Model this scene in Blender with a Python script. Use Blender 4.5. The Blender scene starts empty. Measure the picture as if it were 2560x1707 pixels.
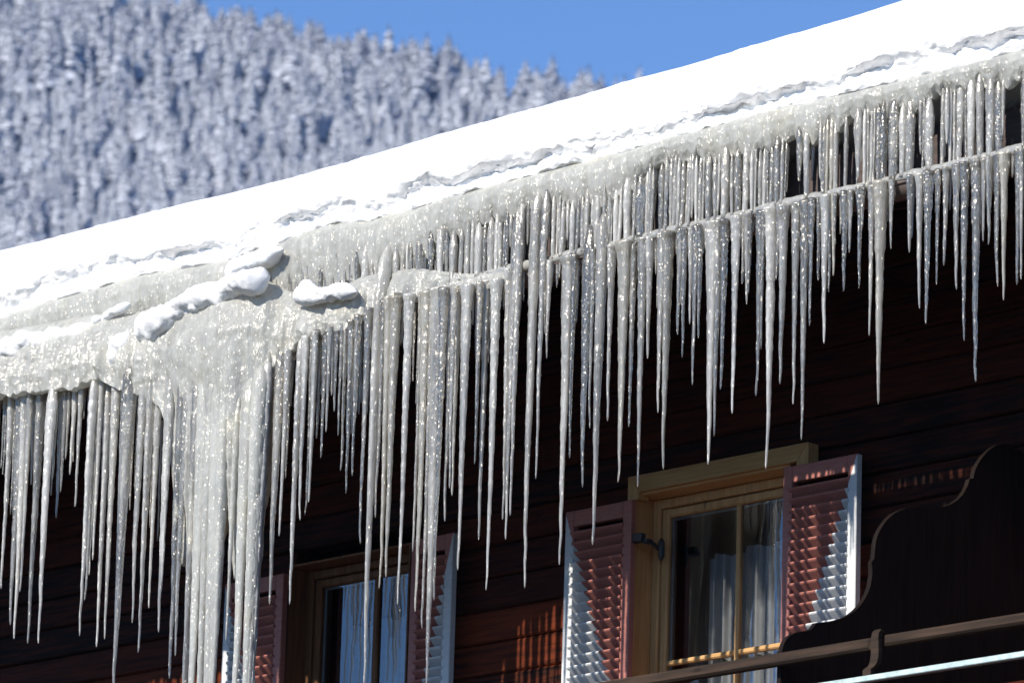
import bpy, math, random
import numpy as np
from mathutils import Matrix, Vector

# ------------------------------------------------------------------ camera
SC = bpy.context.scene
COL = SC.collection
F, YAW, PITCH, ROLL, DIST = 14200.0, 45.0, 14.8, 1.8, 27.0
_y, _p, _r = (math.radians(a) for a in (YAW, PITCH, ROLL))
FW = np.array([-math.sin(_y)*math.cos(_p), math.cos(_y)*math.cos(_p), math.sin(_p)])
_rt = np.array([math.cos(_y), math.sin(_y), 0.0])
_up = np.cross(_rt, FW)
RT = math.cos(_r)*_rt + math.sin(_r)*_up
UP = math.cos(_r)*_up - math.sin(_r)*_rt
GZ, GY = 8.6, -1.5                      # height and offset of the gutter line

def ray(X, Y):
    d = FW*F + RT*(X-1280.0) + UP*(853.5-Y)
    return d/np.linalg.norm(d)
CAM = np.array([0.0, GY, GZ]) - ray(1280, 690)*DIST

def H(X, Y, y):                          # photo position -> point on the plane y = const
    d = ray(X, Y)
    return CAM + d*((y-CAM[1])/d[1])
def HX(X, Y, x):                         # photo position -> point on the plane x = const
    d = ray(X, Y)
    return CAM + d*((x-CAM[0])/d[0])
def HV(X, Y, y):                         # vectorised H
    X, Y, y = np.broadcast_arrays(np.asarray(X, float), np.asarray(Y, float), np.asarray(y, float))
    d = FW*F + RT*(X-1280.0)[..., None] + UP*(853.5-Y)[..., None]
    return CAM + d*((y-CAM[1])/d[..., 1])[..., None]

camd = bpy.data.cameras.new('camera')
camd.sensor_width = 36.0
camd.lens = F/2560.0*36.0
camd.clip_start, camd.clip_end = 0.5, 20000.0
camd.dof.use_dof = True
camd.dof.focus_distance = 26.8
camd.dof.aperture_fstop = 6.2
cam = bpy.data.objects.new('camera', camd)
COL.objects.link(cam)
M = Matrix.Identity(4)
for i in range(3):
    M[i][0], M[i][1], M[i][2], M[i][3] = RT[i], UP[i], -FW[i], CAM[i]
cam.matrix_world = M
SC.camera = cam

# ------------------------------------------------------------------ sky and sun
SUN_EL, SUN_AZ = 32.5, -2.0               # elevation; degrees left of the facade's normal
SUN_DIR = np.array([-math.sin(math.radians(SUN_AZ))*math.cos(math.radians(SUN_EL)),
                    -math.cos(math.radians(SUN_AZ))*math.cos(math.radians(SUN_EL)),
                    math.sin(math.radians(SUN_EL))])
world = bpy.data.worlds.new('World')
SC.world = world
world.use_nodes = True
wn = world.node_tree
sky = wn.nodes.new('ShaderNodeTexSky')
sky.sky_type = 'NISHITA'
sky.sun_disc = False
sky.sun_elevation = math.radians(SUN_EL)
sky.sun_rotation = math.atan2(SUN_DIR[0], SUN_DIR[1])
sky.altitude = 2500.0
sky.air_density = 1.0
sky.dust_density = 0.0
sky.ozone_density = 7.0
wn.links.new(sky.outputs[0], wn.nodes['Background'].inputs[0])
wn.nodes['Background'].inputs[1].default_value = 0.15

sund = bpy.data.lights.new('sun', 'SUN')
sund.energy = 5.0
sund.angle = math.radians(0.5)
sund.color = (1.0, 0.94, 0.84)
sun = bpy.data.objects.new('sun', sund)
COL.objects.link(sun)
sun.rotation_euler = Vector(SUN_DIR).to_track_quat('Z', 'Y').to_euler()

SC.view_settings.view_transform = 'Standard'
SC.view_settings.look = 'None'
SC.view_settings.exposure = 0.3
SC.view_settings.gamma = 1.0
SC.view_settings.use_curve_mapping = False
cy = SC.cycles
cy.max_bounces = 14
cy.diffuse_bounces = 6
cy.glossy_bounces = 4
cy.transmission_bounces = 10
cy.transparent_max_bounces = 12
cy.caustics_reflective = False
cy.caustics_refractive = False
cy.sample_clamp_indirect = 4.0
cy.blur_glossy = 0.3
cy.use_denoising = True

# ------------------------------------------------------------------ small tools
random.seed(7)
RNG = np.random.default_rng(11)
_perm = np.random.default_rng(3).random((64, 64, 64))
def vnoise(p, s=1.0, o=0.0):             # value noise in [-1, 1]
    p = np.asarray(p, float)*s + o
    i = np.floor(p).astype(int)
    f = p - i
    f = f*f*(3-2*f)
    r = 0
    for a in (0, 1):
        for b in (0, 1):
            for c in (0, 1):
                w = (f[..., 0] if a else 1-f[..., 0])*(f[..., 1] if b else 1-f[..., 1])*(f[..., 2] if c else 1-f[..., 2])
                r = r + w*_perm[(i[..., 0]+a) & 63, (i[..., 1]+b) & 63, (i[..., 2]+c) & 63]
    return r*2-1
def fbm(p, s=1.0, o=0.0, n=3):
    r, a, t = 0, 1.0, 0
    for k in range(n):
        r = r + a*vnoise(p, s*2.03**k, o+17.3*k)
        t += a
        a *= 0.5
    return r/t
def curve(pts):
    xs = [p[0] for p in pts]
    ys = [p[1] for p in pts]
    def f(X):
        X = np.asarray(X, float)
        v = np.interp(X, xs, ys)
        v = np.where(X < xs[0], ys[0]+(X-xs[0])*(ys[1]-ys[0])/(xs[1]-xs[0]), v)
        v = np.where(X > xs[-1], ys[-1]+(X-xs[-1])*(ys[-1]-ys[-2])/(xs[-1]-xs[-2]), v)
        return v
    return f

def mesh_from(name, V, Fc, smooth=False):
    me = bpy.data.meshes.new(name)
    me.from_pydata([tuple(map(float, v)) for v in V], [], [tuple(map(int, f)) for f in Fc])
    if smooth:
        me.polygons.foreach_set('use_smooth', [True]*len(me.polygons))
    me.update()
    return me
def link(name, me, mat=None, parent=None, **props):
    o = bpy.data.objects.new(name, me)
    COL.objects.link(o)
    if mat is not None and me is not None and not me.materials:
        me.materials.append(mat)
    if parent is not None:
        o.parent = parent
    for k, v in props.items():
        o[k] = v
    return o
def place(o, loc):
    o.location = tuple(map(float, loc))
    return o

class MB:                                # collects boxes and prisms into one mesh
    def __init__(s):
        s.v, s.f = [], []
    def add(s, V, Fc):
        n = len(s.v)
        s.v += [tuple(map(float, v)) for v in V]
        s.f += [tuple(n+i for i in f) for f in Fc]
        return s
    def box(s, x0, x1, y0, y1, z0, z1, bev=0.0):
        if bev <= 0:
            V = [(x, y, z) for x in (x0, x1) for y in (y0, y1) for z in (z0, z1)]
            return s.add(V, [(0, 1, 3, 2), (4, 6, 7, 5), (0, 4, 5, 1), (2, 3, 7, 6), (0, 2, 6, 4), (1, 5, 7, 3)])
        b = bev                          # front edges (y0 side) chamfered
        ring = lambda y, d: [(x0+d, y, z0+d), (x1-d, y, z0+d), (x1-d, y, z1-d), (x0+d, y, z1-d)]
        V = ring(y0, b)+ring(y0+b, 0)+ring(y1, 0)
        Fc = [(0, 1, 2, 3), (11, 10, 9, 8)]
        for k in (0, 4):
            for i in range(4):
                j = (i+1) % 4
                Fc.append((k+i, k+4+i, k+4+j, k+j))
        return s.add(V, Fc)
    def prism(s, poly, axis, a0, a1):    # polygon in the other two axes, extruded along axis
        n = len(poly)
        def p3(q, a):
            if axis == 'x': return (a, q[0], q[1])
            if axis == 'y': return (q[0], a, q[1])
            return (q[0], q[1], a)
        V = [p3(q, a0) for q in poly]+[p3(q, a1) for q in poly]
        Fc = [tuple(range(n)), tuple(range(2*n-1, n-1, -1))]
        Fc += [(i, n+i, n+(i+1) % n, (i+1) % n) for i in range(n)]
        return s.add(V, Fc)
    def tube(s, pts, rad, seg=12, cap=True):
        pts = [np.asarray(p, float) for p in pts]
        rads = rad if hasattr(rad, '__len__') else [rad]*len(pts)
        V, Fc = [], []
        for i, p in enumerate(pts):
            t = pts[min(i+1, len(pts)-1)]-pts[max(i-1, 0)]
            t = t/np.linalg.norm(t)
            a = np.cross(t, (0, 0, 1.0)) if abs(t[2]) < 0.9 else np.cross(t, (1.0, 0, 0))
            a = a/np.linalg.norm(a)
            b = np.cross(t, a)
            for k in range(seg):
                th = 2*math.pi*k/seg
                V.append(p+rads[i]*(math.cos(th)*a+math.sin(th)*b))
        for i in range(len(pts)-1):
            for k in range(seg):
                Fc.append((i*seg+k, i*seg+(k+1) % seg, (i+1)*seg+(k+1) % seg, (i+1)*seg+k))
        if cap:
            Fc.append(tuple(range(seg-1, -1, -1)))
            Fc.append(tuple((len(pts)-1)*seg+k for k in range(seg)))
        return s.add(V, Fc)
    def build(s, name, mat, parent=None, smooth=False, **props):
        me = mesh_from(name, s.v, s.f, smooth)
        return link(name, me, mat, parent, **props)

# ------------------------------------------------------------------ materials
class NT:
    def __init__(s, name):
        s.m = bpy.data.materials.new(name)
        s.m.use_nodes = True
        s.t = s.m.node_tree
        s.b = s.t.nodes['Principled BSDF']
    def n(s, typ, **kw):
        nd = s.t.nodes.new(typ)
        for k, v in kw.items():
            if k.startswith('i_'):
                nd.inputs[k[2:].replace('_', ' ')].default_value = v
            else:
                setattr(nd, k, v)
        return nd
    def l(s, a, b):
        s.t.links.new(a, b)
    def pos(s, scale=(1, 1, 1)):
        g = s.n('ShaderNodeNewGeometry')
        mp = s.n('ShaderNodeMapping')
        mp.inputs['Scale'].default_value = scale
        s.l(g.outputs['Position'], mp.inputs['Vector'])
        return mp.outputs['Vector']
    def noise(s, vec, scale, detail=4.0, rough=0.55):
        t = s.n('ShaderNodeTexNoise')
        t.inputs['Scale'].default_value = scale
        t.inputs['Detail'].default_value = detail
        t.inputs['Roughness'].default_value = rough
        s.l(vec, t.inputs['Vector'])
        return t.outputs['Fac']
    def ramp(s, fac, stops):
        r = s.n('ShaderNodeValToRGB')
        e = r.color_ramp.elements
        while len(e) < len(stops):
            e.new(0.5)
        for k, (p, c) in enumerate(stops):
            e[k].position = p
            e[k].color = (c[0], c[1], c[2], 1)
        s.l(fac, r.inputs['Fac'])
        return r.outputs['Color']
    def math(s, op, a, b=None, clamp=False):
        m = s.n('ShaderNodeMath', operation=op, use_clamp=clamp)
        for i, v in enumerate((a, b)):
            if v is None: continue
            if isinstance(v, (int, float)): m.inputs[i].default_value = v
            else: s.l(v, m.inputs[i])
        return m.outputs[0]
    def mix(s, fac, a, b):
        m = s.n('ShaderNodeMix', data_type='RGBA')
        for sock, v in ((m.inputs[0], fac), (m.inputs[6], a), (m.inputs[7], b)):
            if isinstance(v, (int, float)): sock.default_value = v
            elif isinstance(v, tuple): sock.default_value = (*v, 1)
            else: s.l(v, sock)
        return m.outputs[2]
    def bump(s, h, strength, dist=0.01):
        b = s.n('ShaderNodeBump')
        b.inputs['Strength'].default_value = strength
        b.inputs['Distance'].default_value = dist
        s.l(h, b.inputs['Height'])
        s.l(b.outputs[0], s.b.inputs['Normal'])
        return b

def mat_snow():
    t = NT('snow')
    v = t.pos()
    n1 = t.noise(v, 14, 6, 0.65)
    n2 = t.noise(v, 160, 3, 0.6)
    t.l(t.ramp(n1, [(0.3, (0.86, 0.86, 0.86)), (0.7, (0.91, 0.91, 0.90))]), t.b.inputs['Base Color'])
    t.b.inputs['Roughness'].default_value = 0.75
    t.b.inputs['Specular IOR Level'].default_value = 0.25
    h = t.math('ADD', t.math('MULTIPLY', n1, 0.6), t.math('MULTIPLY', n2, 0.25))
    t.bump(h, 0.55, 0.02)
    return t.m

def mat_ice(name, cloud, base, rough, facet, cell, tint=None, var=0.35, sparkle=0.045, coat=0.09, thru=0.5):
    # clear ice with a frosted, facetted skin, mixed with milky ice that scatters light
    t = NT(name)
    out = t.t.nodes['Material Output']
    v = t.pos((1, 1, 0.6))
    vor = t.n('ShaderNodeTexVoronoi')
    vor.inputs['Scale'].default_value = cell
    t.l(v, vor.inputs['Vector'])
    sub = t.n('ShaderNodeVectorMath', operation='SUBTRACT')
    sub.inputs[1].default_value = (0.5, 0.5, 0.5)
    t.l(vor.outputs['Color'], sub.inputs[0])
    sc = t.n('ShaderNodeVectorMath', operation='SCALE')
    sc.inputs['Scale'].default_value = facet
    t.l(sub.outputs[0], sc.inputs[0])
    h = t.noise(t.pos((1, 1, 0.3)), 55, 2, 0.5)
    bmp = t.n('ShaderNodeBump')
    bmp.inputs['Strength'].default_value = 0.6
    bmp.inputs['Distance'].default_value = 0.008
    t.l(h, bmp.inputs['Height'])
    add = t.n('ShaderNodeVectorMath', operation='ADD')
    t.l(bmp.outputs[0], add.inputs[0])
    t.l(sc.outputs[0], add.inputs[1])
    nrm = t.n('ShaderNodeVectorMath', operation='NORMALIZE')
    t.l(add.outputs[0], nrm.inputs[0])
    t.l(bmp.outputs[0], t.b.inputs['Normal'])
    spk = t.n('ShaderNodeBsdfGlossy')
    spk.inputs['Roughness'].default_value = 0.34
    spk.inputs['Color'].default_value = (1, 0.96, 0.88, 1)
    t.l(nrm.outputs[0], spk.inputs['Normal'])
    oi = t.n('ShaderNodeObjectInfo')
    col = t.mix(0.0, base, base)
    if tint:
        col = t.mix(oi.outputs['Random'], tuple(c*0.97 for c in base), (0.95, 0.935, 0.89))
        if base[2] < 0.8: col = t.mix(0.0, base, base)
    else:
        n3 = t.noise(t.pos(), 4.0, 4, 0.6)
        col = t.ramp(n3, [(0.35, tuple(c*0.9 for c in base)), (0.55, base), (0.72, (base[0]*1.04, base[1]*1.01, base[2]*0.93))])
    t.l(t.mix(0.6, col, (1.0, 0.94, 0.80)), t.b.inputs['Base Color'])
    t.b.inputs['Transmission Weight'].default_value = 1.0
    t.b.inputs['Roughness'].default_value = rough
    t.b.inputs['IOR'].default_value = 1.31
    df = t.n('ShaderNodeBsdfDiffuse')
    tl = t.n('ShaderNodeBsdfTranslucent')
    for nd in (df, tl):
        t.l(col, nd.inputs['Color'])
        t.l(bmp.outputs[0], nd.inputs['Normal'])
    m1 = t.n('ShaderNodeMixShader')
    m1.inputs[0].default_value = thru
    t.l(df.outputs[0], m1.inputs[1])
    t.l(tl.outputs[0], m1.inputs[2])
    n2 = t.noise(t.pos((14, 14, 1.6)), 1.3, 5, 0.65)
    c = t.math('ADD', t.math('MULTIPLY', t.math('SUBTRACT', n2, 0.5), var*2.2), cloud)
    if tint:
        c = t.math('ADD', c, t.math('MULTIPLY', t.math('SUBTRACT', oi.outputs['Random'], 0.5), var))
    mm = t.math('MINIMUM', t.math('MAXIMUM', c, 0.12), 0.93)
    m2 = t.n('ShaderNodeMixShader')
    t.l(mm, m2.inputs[0])
    t.l(t.b.outputs[0], m2.inputs[1])
    t.l(m1.outputs[0], m2.inputs[2])
    rip = t.noise(t.pos((48, 48, 15)), 1.0, 3, 0.6)     # rings and knobs of the wet skin
    rb = t.n('ShaderNodeBump')
    rb.inputs['Strength'].default_value = 0.75
    rb.inputs['Distance'].default_value = 0.010
    t.l(rip, rb.inputs['Height'])
    t.l(rb.outputs[0], t.b.inputs['Normal'])
    wet = t.n('ShaderNodeBsdfGlossy')
    wet.inputs['Roughness'].default_value = 0.24
    wet.inputs['Color'].default_value = (1, 0.95, 0.86, 1)
    t.l(rb.outputs[0], wet.inputs['Normal'])
    m3 = t.n('ShaderNodeMixShader')
    m3.inputs[0].default_value = sparkle
    t.l(m2.outputs[0], m3.inputs[1])
    t.l(spk.outputs[0], m3.inputs[2])
    m4 = t.n('ShaderNodeMixShader')
    m4.inputs[0].default_value = coat
    t.l(m3.outputs[0], m4.inputs[1])
    t.l(wet.outputs[0], m4.inputs[2])
    t.l(m4.outputs[0], out.inputs[0])
    return t.m

def mat_wood(name, dark, light, axis='x', rough=0.7, grain=1.0, knots=True):
    t = NT(name)
    s = {'x': (1.2, 18, 18), 'z': (18, 18, 1.2), 'y': (18, 1.2, 18)}[axis]
    v = t.pos(tuple(a*grain for a in s))
    n1 = t.noise(v, 2.2, 6, 0.62)
    oi = t.n('ShaderNodeObjectInfo')
    f = t.math('ADD', t.math('MULTIPLY', n1, 1.0), t.math('MULTIPLY', t.math('SUBTRACT', oi.outputs['Random'], 0.5), 0.22))
    c = t.ramp(f, [(0.32, dark), (0.68, light)])
    if knots:
        vo = t.n('ShaderNodeTexVoronoi')
        vo.inputs['Scale'].default_value = 3.0
        t.l(t.pos((0.8, 1, 2.2) if axis == 'x' else (2.2, 1, 0.8)), vo.inputs['Vector'])
        k = t.ramp(vo.outputs['Distance'], [(0.03, (1, 1, 1)), (0.09, (0, 0, 0))])
        c = t.mix(t.math('MULTIPLY', k, 0.75), c, tuple(a*0.35 for a in dark))
    t.l(c, t.b.inputs['Base Color'])
    t.b.inputs['Roughness'].default_value = rough
    t.b.inputs['Specular IOR Level'].default_value = 0.12
    t.bump(n1, 0.4, 0.004)
    return t.m

def mat_plain(name, col, rough=0.5, metal=0.0, var=0.12, scale=20, spec=0.5):
    t = NT(name)
    n = t.noise(t.pos(), scale, 5, 0.6)
    lo = tuple(max(0, c*(1-var)) for c in col)
    hi = tuple(min(1, c*(1+var)) for c in col)
    t.l(t.ramp(n, [(0.3, lo), (0.7, hi)]), t.b.inputs['Base Color'])
    t.b.inputs['Roughness'].default_value = rough
    t.b.inputs['Metallic'].default_value = metal
    t.b.inputs['Specular IOR Level'].default_value = spec
    t.bump(n, 0.15, 0.003)
    return t.m

def mat_shutter(name, xa, za, xb, zb, white_low):
    # painted in two colours that meet along the shutter's diagonal (a -> b)
    t = NT(name)
    g = t.n('ShaderNodeNewGeometry')
    sep = t.n('ShaderNodeSeparateXYZ')
    t.l(g.outputs['Position'], sep.inputs[0])
    # side of the line
    dx, dz = xb-xa, zb-za
    a = t.math('MULTIPLY', t.math('SUBTRACT', sep.outputs['X'], xa), dz)
    b = t.math('MULTIPLY', t.math('SUBTRACT', sep.outputs['Z'], za), dx)
    d = t.math('SUBTRACT', a, b)
    if not white_low:
        d = t.math('MULTIPLY', d, -1.0)
    wob = t.math('MULTIPLY', t.math('SUBTRACT', t.noise(t.pos(), 40, 2), 0.5), 0.006)
    f = t.math('MULTIPLY', t.math('ADD', d, wob), 400.0, True)
    n = t.noise(t.pos((3, 3, 20)), 4, 5, 0.6)
    red = t.ramp(n, [(0.3, (0.38, 0.14, 0.11)), (0.7, (0.48, 0.19, 0.15))])
    whi = t.ramp(n, [(0.3, (0.66, 0.67, 0.67)), (0.7, (0.76, 0.76, 0.75))])
    t.l(t.mix(f, red, whi), t.b.inputs['Base Color'])
    t.b.inputs['Roughness'].default_value = 0.5
    t.b.inputs['Specular IOR Level'].default_value = 0.35
    t.bump(n, 0.12, 0.003)
    return t.m

def mat_glass():
    t = NT('window_glass')
    out = t.t.nodes['Material Output']
    t.t.nodes.remove(t.b)
    tr = t.n('ShaderNodeBsdfTransparent')
    gl = t.n('ShaderNodeBsdfGlossy')
    gl.inputs['Roughness'].default_value = 0.0
    fr = t.n('ShaderNodeFresnel')
    fr.inputs['IOR'].default_value = 1.75      # double glazing: two panes' worth of reflection
    n = t.noise(t.pos(), 2.2, 2)
    b = t.n('ShaderNodeBump')
    b.inputs['Strength'].default_value = 0.02
    b.inputs['Distance'].default_value = 0.05
    t.l(n, b.inputs['Height'])
    t.l(b.outputs[0], gl.inputs['Normal'])
    mx = t.n('ShaderNodeMixShader')
    f2 = t.math('MULTIPLY', fr.outputs[0], 2.3, True)
    t.l(f2, mx.inputs[0])
    t.l(tr.outputs[0], mx.inputs[1])
    t.l(gl.outputs[0], mx.inputs[2])
    t.l(mx.outputs[0], out.inputs[0])
    return t.m

def mat_tree():
    t = NT('snowy_spruce')
    g = t.n('ShaderNodeNewGeometry')
    sep = t.n('ShaderNodeSeparateXYZ')
    t.l(g.outputs['Normal'], sep.inputs[0])
    n = t.noise(t.pos(), 0.9, 4, 0.7)
    f = t.math('ADD', t.math('MULTIPLY', sep.outputs['Z'], 1.4), t.math('MULTIPLY', t.math('SUBTRACT', n, 0.5), 2.2))
    f = t.math('ADD', t.math('MULTIPLY', f, 2.0), -0.60, True)
    oi = t.n('ShaderNodeObjectInfo')
    snow = t.mix(oi.outputs['Random'], (0.50, 0.52, 0.58), (0.72, 0.74, 0.79))
    t.l(t.mix(f, (0.04, 0.055, 0.07), snow), t.b.inputs['Base Color'])
    t.b.inputs['Roughness'].default_value = 0.85
    t.b.inputs['Specular IOR Level'].default_value = 0.1
    return t.m

MAT = {
    'snow': mat_snow(),
    'ice': mat_ice('clear_ice', 0.29, (0.99, 0.945, 0.85), 0.06, 1.7, 200, tint=True, var=0.8, sparkle=0.08, coat=0.08, thru=0.6),
    'ice_milky': mat_ice('milky_ice', 0.55, (0.99, 0.965, 0.89), 0.09, 1.7, 190, tint=True, var=0.7, sparkle=0.065, coat=0.06, thru=0.55),
    'ice_yellow': mat_ice('yellowish_ice', 0.45, (0.95, 0.89, 0.75), 0.14, 1.7, 190, tint=True, var=0.25),
    'ice_cloud': mat_ice('cloudy_ice', 0.80, (0.84, 0.838, 0.785), 0.16, 1.7, 190, var=0.45, sparkle=0.05, coat=0.03, thru=0.5),
    'ice_ledge': mat_ice('grey_ice', 0.82, (0.60, 0.59, 0.54), 0.22, 0.8, 120, var=0.15, sparkle=0.03, coat=0.04, thru=0.4),
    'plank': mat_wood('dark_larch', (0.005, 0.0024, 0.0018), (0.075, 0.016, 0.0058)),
    'plank_sunlit': mat_wood('sunlit_larch', (0.012, 0.005, 0.0035), (0.17, 0.034, 0.010)),
    'soffit': mat_wood('soffit_wood', (0.03, 0.017, 0.011), (0.075, 0.038, 0.022), 'y'),
    'fascia': mat_wood('weathered_fascia', (0.07, 0.055, 0.05), (0.13, 0.10, 0.095)),
    'pine': mat_wood('oiled_pine', (0.48, 0.265, 0.10), (0.70, 0.42, 0.185), 'x', 0.5),
    'pine_v': mat_wood('oiled_pine_upright', (0.48, 0.265, 0.10), (0.70, 0.42, 0.185), 'z', 0.5),
    'brown': mat_wood('brown_window_wood', (0.13, 0.060, 0.028), (0.24, 0.115, 0.05), 'z', 0.5),
    'rail': mat_wood('old_rail_wood', (0.032, 0.022, 0.016), (0.085, 0.052, 0.034), 'x'),
    'panel': mat_wood('black_stained_wood', (0.005, 0.004, 0.0035), (0.018, 0.011, 0.008), 'z'),
    'iron': mat_plain('black_iron', (0.012, 0.012, 0.013), 0.5),
    'gutter': mat_plain('brown_gutter_metal', (0.16, 0.12, 0.105), 0.45, 0.3),
    'flash': mat_plain('weathered_turquoise_metal', (0.50, 0.62, 0.60), 0.5, 0.0, 0.25, 30),
    'glass': mat_glass(),
    'room': mat_plain('dark_room', (0.02, 0.018, 0.016), 0.9),
    'curtain': mat_plain('reflection_curtain', (0.34, 0.35, 0.36), 0.9),
    'spacer': mat_plain('grey_seal', (0.22, 0.25, 0.25), 0.5),
    'tree': mat_tree(),
    'bark': mat_plain('bark', (0.05, 0.035, 0.025), 0.9),
    'hill': mat_plain('forest_floor', (0.12, 0.135, 0.16), 0.9, 0, 0.5, 0.3),
    'dark_ground': mat_plain('low_bounce_ground', (0.05, 0.05, 0.052), 0.7, 0, 0.3, 3),
    'plaster': mat_plain('plaster', (0.5, 0.48, 0.43), 0.9),
}

# ------------------------------------------------------------------ ground and mountain
g = MB()
R0 = 9000
seg = 48
V = [(0, 0, 0)]+[(R0*math.cos(2*math.pi*k/seg), R0*math.sin(2*math.pi*k/seg), 0) for k in range(seg)]
g.add(V, [(0, 1+k, 1+(k+1) % seg) for k in range(seg)])
g.build('ground', MAT['dark_ground'], kind='structure')  # unseen ground, made dark to cut the bounce light onto the wall

S_line = curve([(-260, 705), (0, 630), (370, 531), (762, 436), (860, 409), (1088, 340), (1350, 268), (1556, 208), (1720, 165), (1959, 92), (2271, 0), (2560, -85), (2800, -158)])
T_line = curve([(-700, -75), (-200, -85), (0, -78), (200, -58), (400, -22), (640, 12), (800, 44), (1000, 82), (1170, 110), (1270, 168), (1400, 188), (1550, 205), (1700, 232), (2600, 520)])
HF = np.array([-math.sin(_y), math.cos(_y), 0.0])
HR = np.array([math.cos(_y), math.sin(_y), 0.0])
SL, V0 = 0.75, 1400.0
_d = ray(600, 900)
Z0 = CAM[2]+_d[2]*V0/(_d@HF)
def hill_hit(X, Y):                      # where the line of sight meets the mountainside
    d = ray(X, Y)
    vf = d@HF
    tt = (Z0-SL*V0-CAM[2])/(d[2]-SL*vf)
    P = CAM+d*tt
    return P
def ridge_v(X):
    return (hill_hit(X, float(T_line(X))+95)-CAM)@HF
foot = V0-Z0/SL
rows = []
Xs = np.arange(-1500, 3401, 70)
for X in Xs:
    P = hill_hit(X, float(T_line(X))+95)
    vr = (P-CAM)@HF
    u = (P-CAM)@HR
    line = []
    for v in list(np.linspace(foot-20, vr, 26))+[vr+60, vr+200, vr+500]:
        z = Z0+SL*(v-V0) if v <= vr else Z0+SL*(vr-V0)-0.35*(v-vr)
        uu = u*(v/vr)
        nz = 2.5*vnoise(np.array([uu*0.02, v*0.02, 0.3]))*(1 if v > foot+40 else 0)
        q = CAM+HF*v+HR*uu
        line.append((q[0], q[1], max(z+nz-1.0, -2)))
    rows.append(line)
nr = len(rows[0])
V = [p for r in rows for p in r]
Fc = [(i*nr+j, (i+1)*nr+j, (i+1)*nr+j+1, i*nr+j+1) for i in range(len(rows)-1) for j in range(nr-1)]
link('mountain', mesh_from('mountain', V, Fc, True), MAT['hill'], kind='structure')

# ---- spruces
def spruce_mesh(seed, coarse=False):
    rg = np.random.default_rng(seed)
    V, Fc = [], []
    nt = 10 if coarse else int(rg.integers(18, 23))
    wid = rg.uniform(0.18, 0.26)
    for k in range(nt):
        t = (k+0.3)/nt
        z = 0.06+0.90*t
        r = wid*(1-t)**0.75*(0.85+0.3*rg.random())+0.012
        nb = max(4, int((6 if coarse else 11)*(1-t)**0.5)+1)
        for b in range(nb):
            a = 2*math.pi*(b+rg.random()*0.8)/nb+k*1.3
            rr = r*rg.uniform(0.65, 1.15)
            dr = rr*rg.uniform(0.25, 0.75)
            c, s = math.cos(a), math.sin(a)
            w = rr*rg.uniform(0.28, 0.45)*(1.5 if coarse else 1)
            th = 0.016+0.12*rr
            n = len(V)
            z0 = z+rg.uniform(-0.012, 0.012)
            V += [(0.02*c, 0.02*s, z0+0.02), (rr*c, rr*s, z0-dr),
                  (0.62*rr*c-w*s, 0.62*rr*s+w*c, z0-dr*0.62), (0.62*rr*c+w*s, 0.62*rr*s-w*c, z0-dr*0.62),
                  (0.55*rr*c, 0.55*rr*s, z0-dr*0.35+th), (0.55*rr*c, 0.55*rr*s, z0-dr*0.75-th*0.5)]
            Fc += [(n, n+3, n+4), (n+3, n+1, n+4), (n+1, n+2, n+4), (n+2, n, n+4),
                   (n+3, n, n+5), (n+1, n+3, n+5), (n+2, n+1, n+5), (n, n+2, n+5)]
    n = len(V)                           # the leader at the top
    V += [(0.014, 0, 0.93), (-0.007, 0.012, 0.93), (-0.007, -0.012, 0.93), (0, 0, 1.0)]
    Fc += [(n, n+1, n+3), (n+1, n+2, n+3), (n+2, n, n+3)]
    return np.array(V), Fc
TREES = [spruce_mesh(100+k) for k in range(7)]
TREES_FAR = [spruce_mesh(200+k, True) for k in range(5)]
TREE_ME = [mesh_from('spruce_crown', v, f) for v, f in TREES]
tm = MB()
tm.tube([(0, 0, -0.05), (0, 0, 0.4), (0, 0, 0.9)], [0.022, 0.015, 0.003], 6)
TRUNK_ME = mesh_from('spruce_trunk', tm.v, tm.f)
for me in TREE_ME:
    me.materials.append(MAT['tree'])
TRUNK_ME.materials.append(MAT['bark'])
spots = []
rg = np.random.default_rng(5)
Yb = -40.0
while Yb < 1250:
    for X in np.arange(-640, 2300, 31):
        X1 = X+rg.uniform(-15, 15)
        Y1 = Yb+rg.uniform(-15, 15)
        ridge = float(T_line(X1))+95
        if Y1 < ridge-3: continue
        if rg.random() < 0.12: continue
        hpx = rg.uniform(75, 130)
        if rg.random() < 0.12: hpx *= 1.35
        if X1 < 760 and Y1 < 235: hpx = rg.uniform(115, 175)*(1 if X1 < 500 else 0.85)
        if X1 < 900 and 235 < Y1 < 262: continue
        if X1 > 1250: hpx *= 1.25
        if Y1 < ridge+25: hpx = max(hpx*0.9, (Y1-float(T_line(X1)))*rg.uniform(0.75, 1.12))
        if Y1-hpx > float(S_line(X1))+260: continue
        out_ = X1 < -60 or X1 > 1680 or Y1-hpx > float(S_line(X1))+8
        spots.append((X1, Y1, hpx*0.95, Y1 < ridge+25 and not out_, out_))
    Yb += 23.0
spots.sort(key=lambda s: -(s[2]+(60 if s[3] else 0)-max(0, s[1]-float(S_line(s[0])))-(900 if s[4] else 0)))
ONE, REST = spots[:300], spots[300:]
def ordinal(n):
    w = ['zeroth', 'first', 'second', 'third', 'fourth', 'fifth', 'sixth', 'seventh', 'eighth', 'ninth', 'tenth',
         'eleventh', 'twelfth', 'thirteenth', 'fourteenth', 'fifteenth', 'sixteenth', 'seventeenth', 'eighteenth',
         'nineteenth', 'twentieth']
    if n < len(w): return w[n]
    tens = {2: 'twenty', 3: 'thirty', 4: 'forty', 5: 'fifty', 6: 'sixty', 7: 'seventy'}[n//10]
    return tens+'-'+w[n % 10] if n % 10 else {2: 'twentieth', 3: 'thirtieth', 4: 'fortieth', 5: 'fiftieth', 6: 'sixtieth', 7: 'seventieth'}[n//10]
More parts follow.
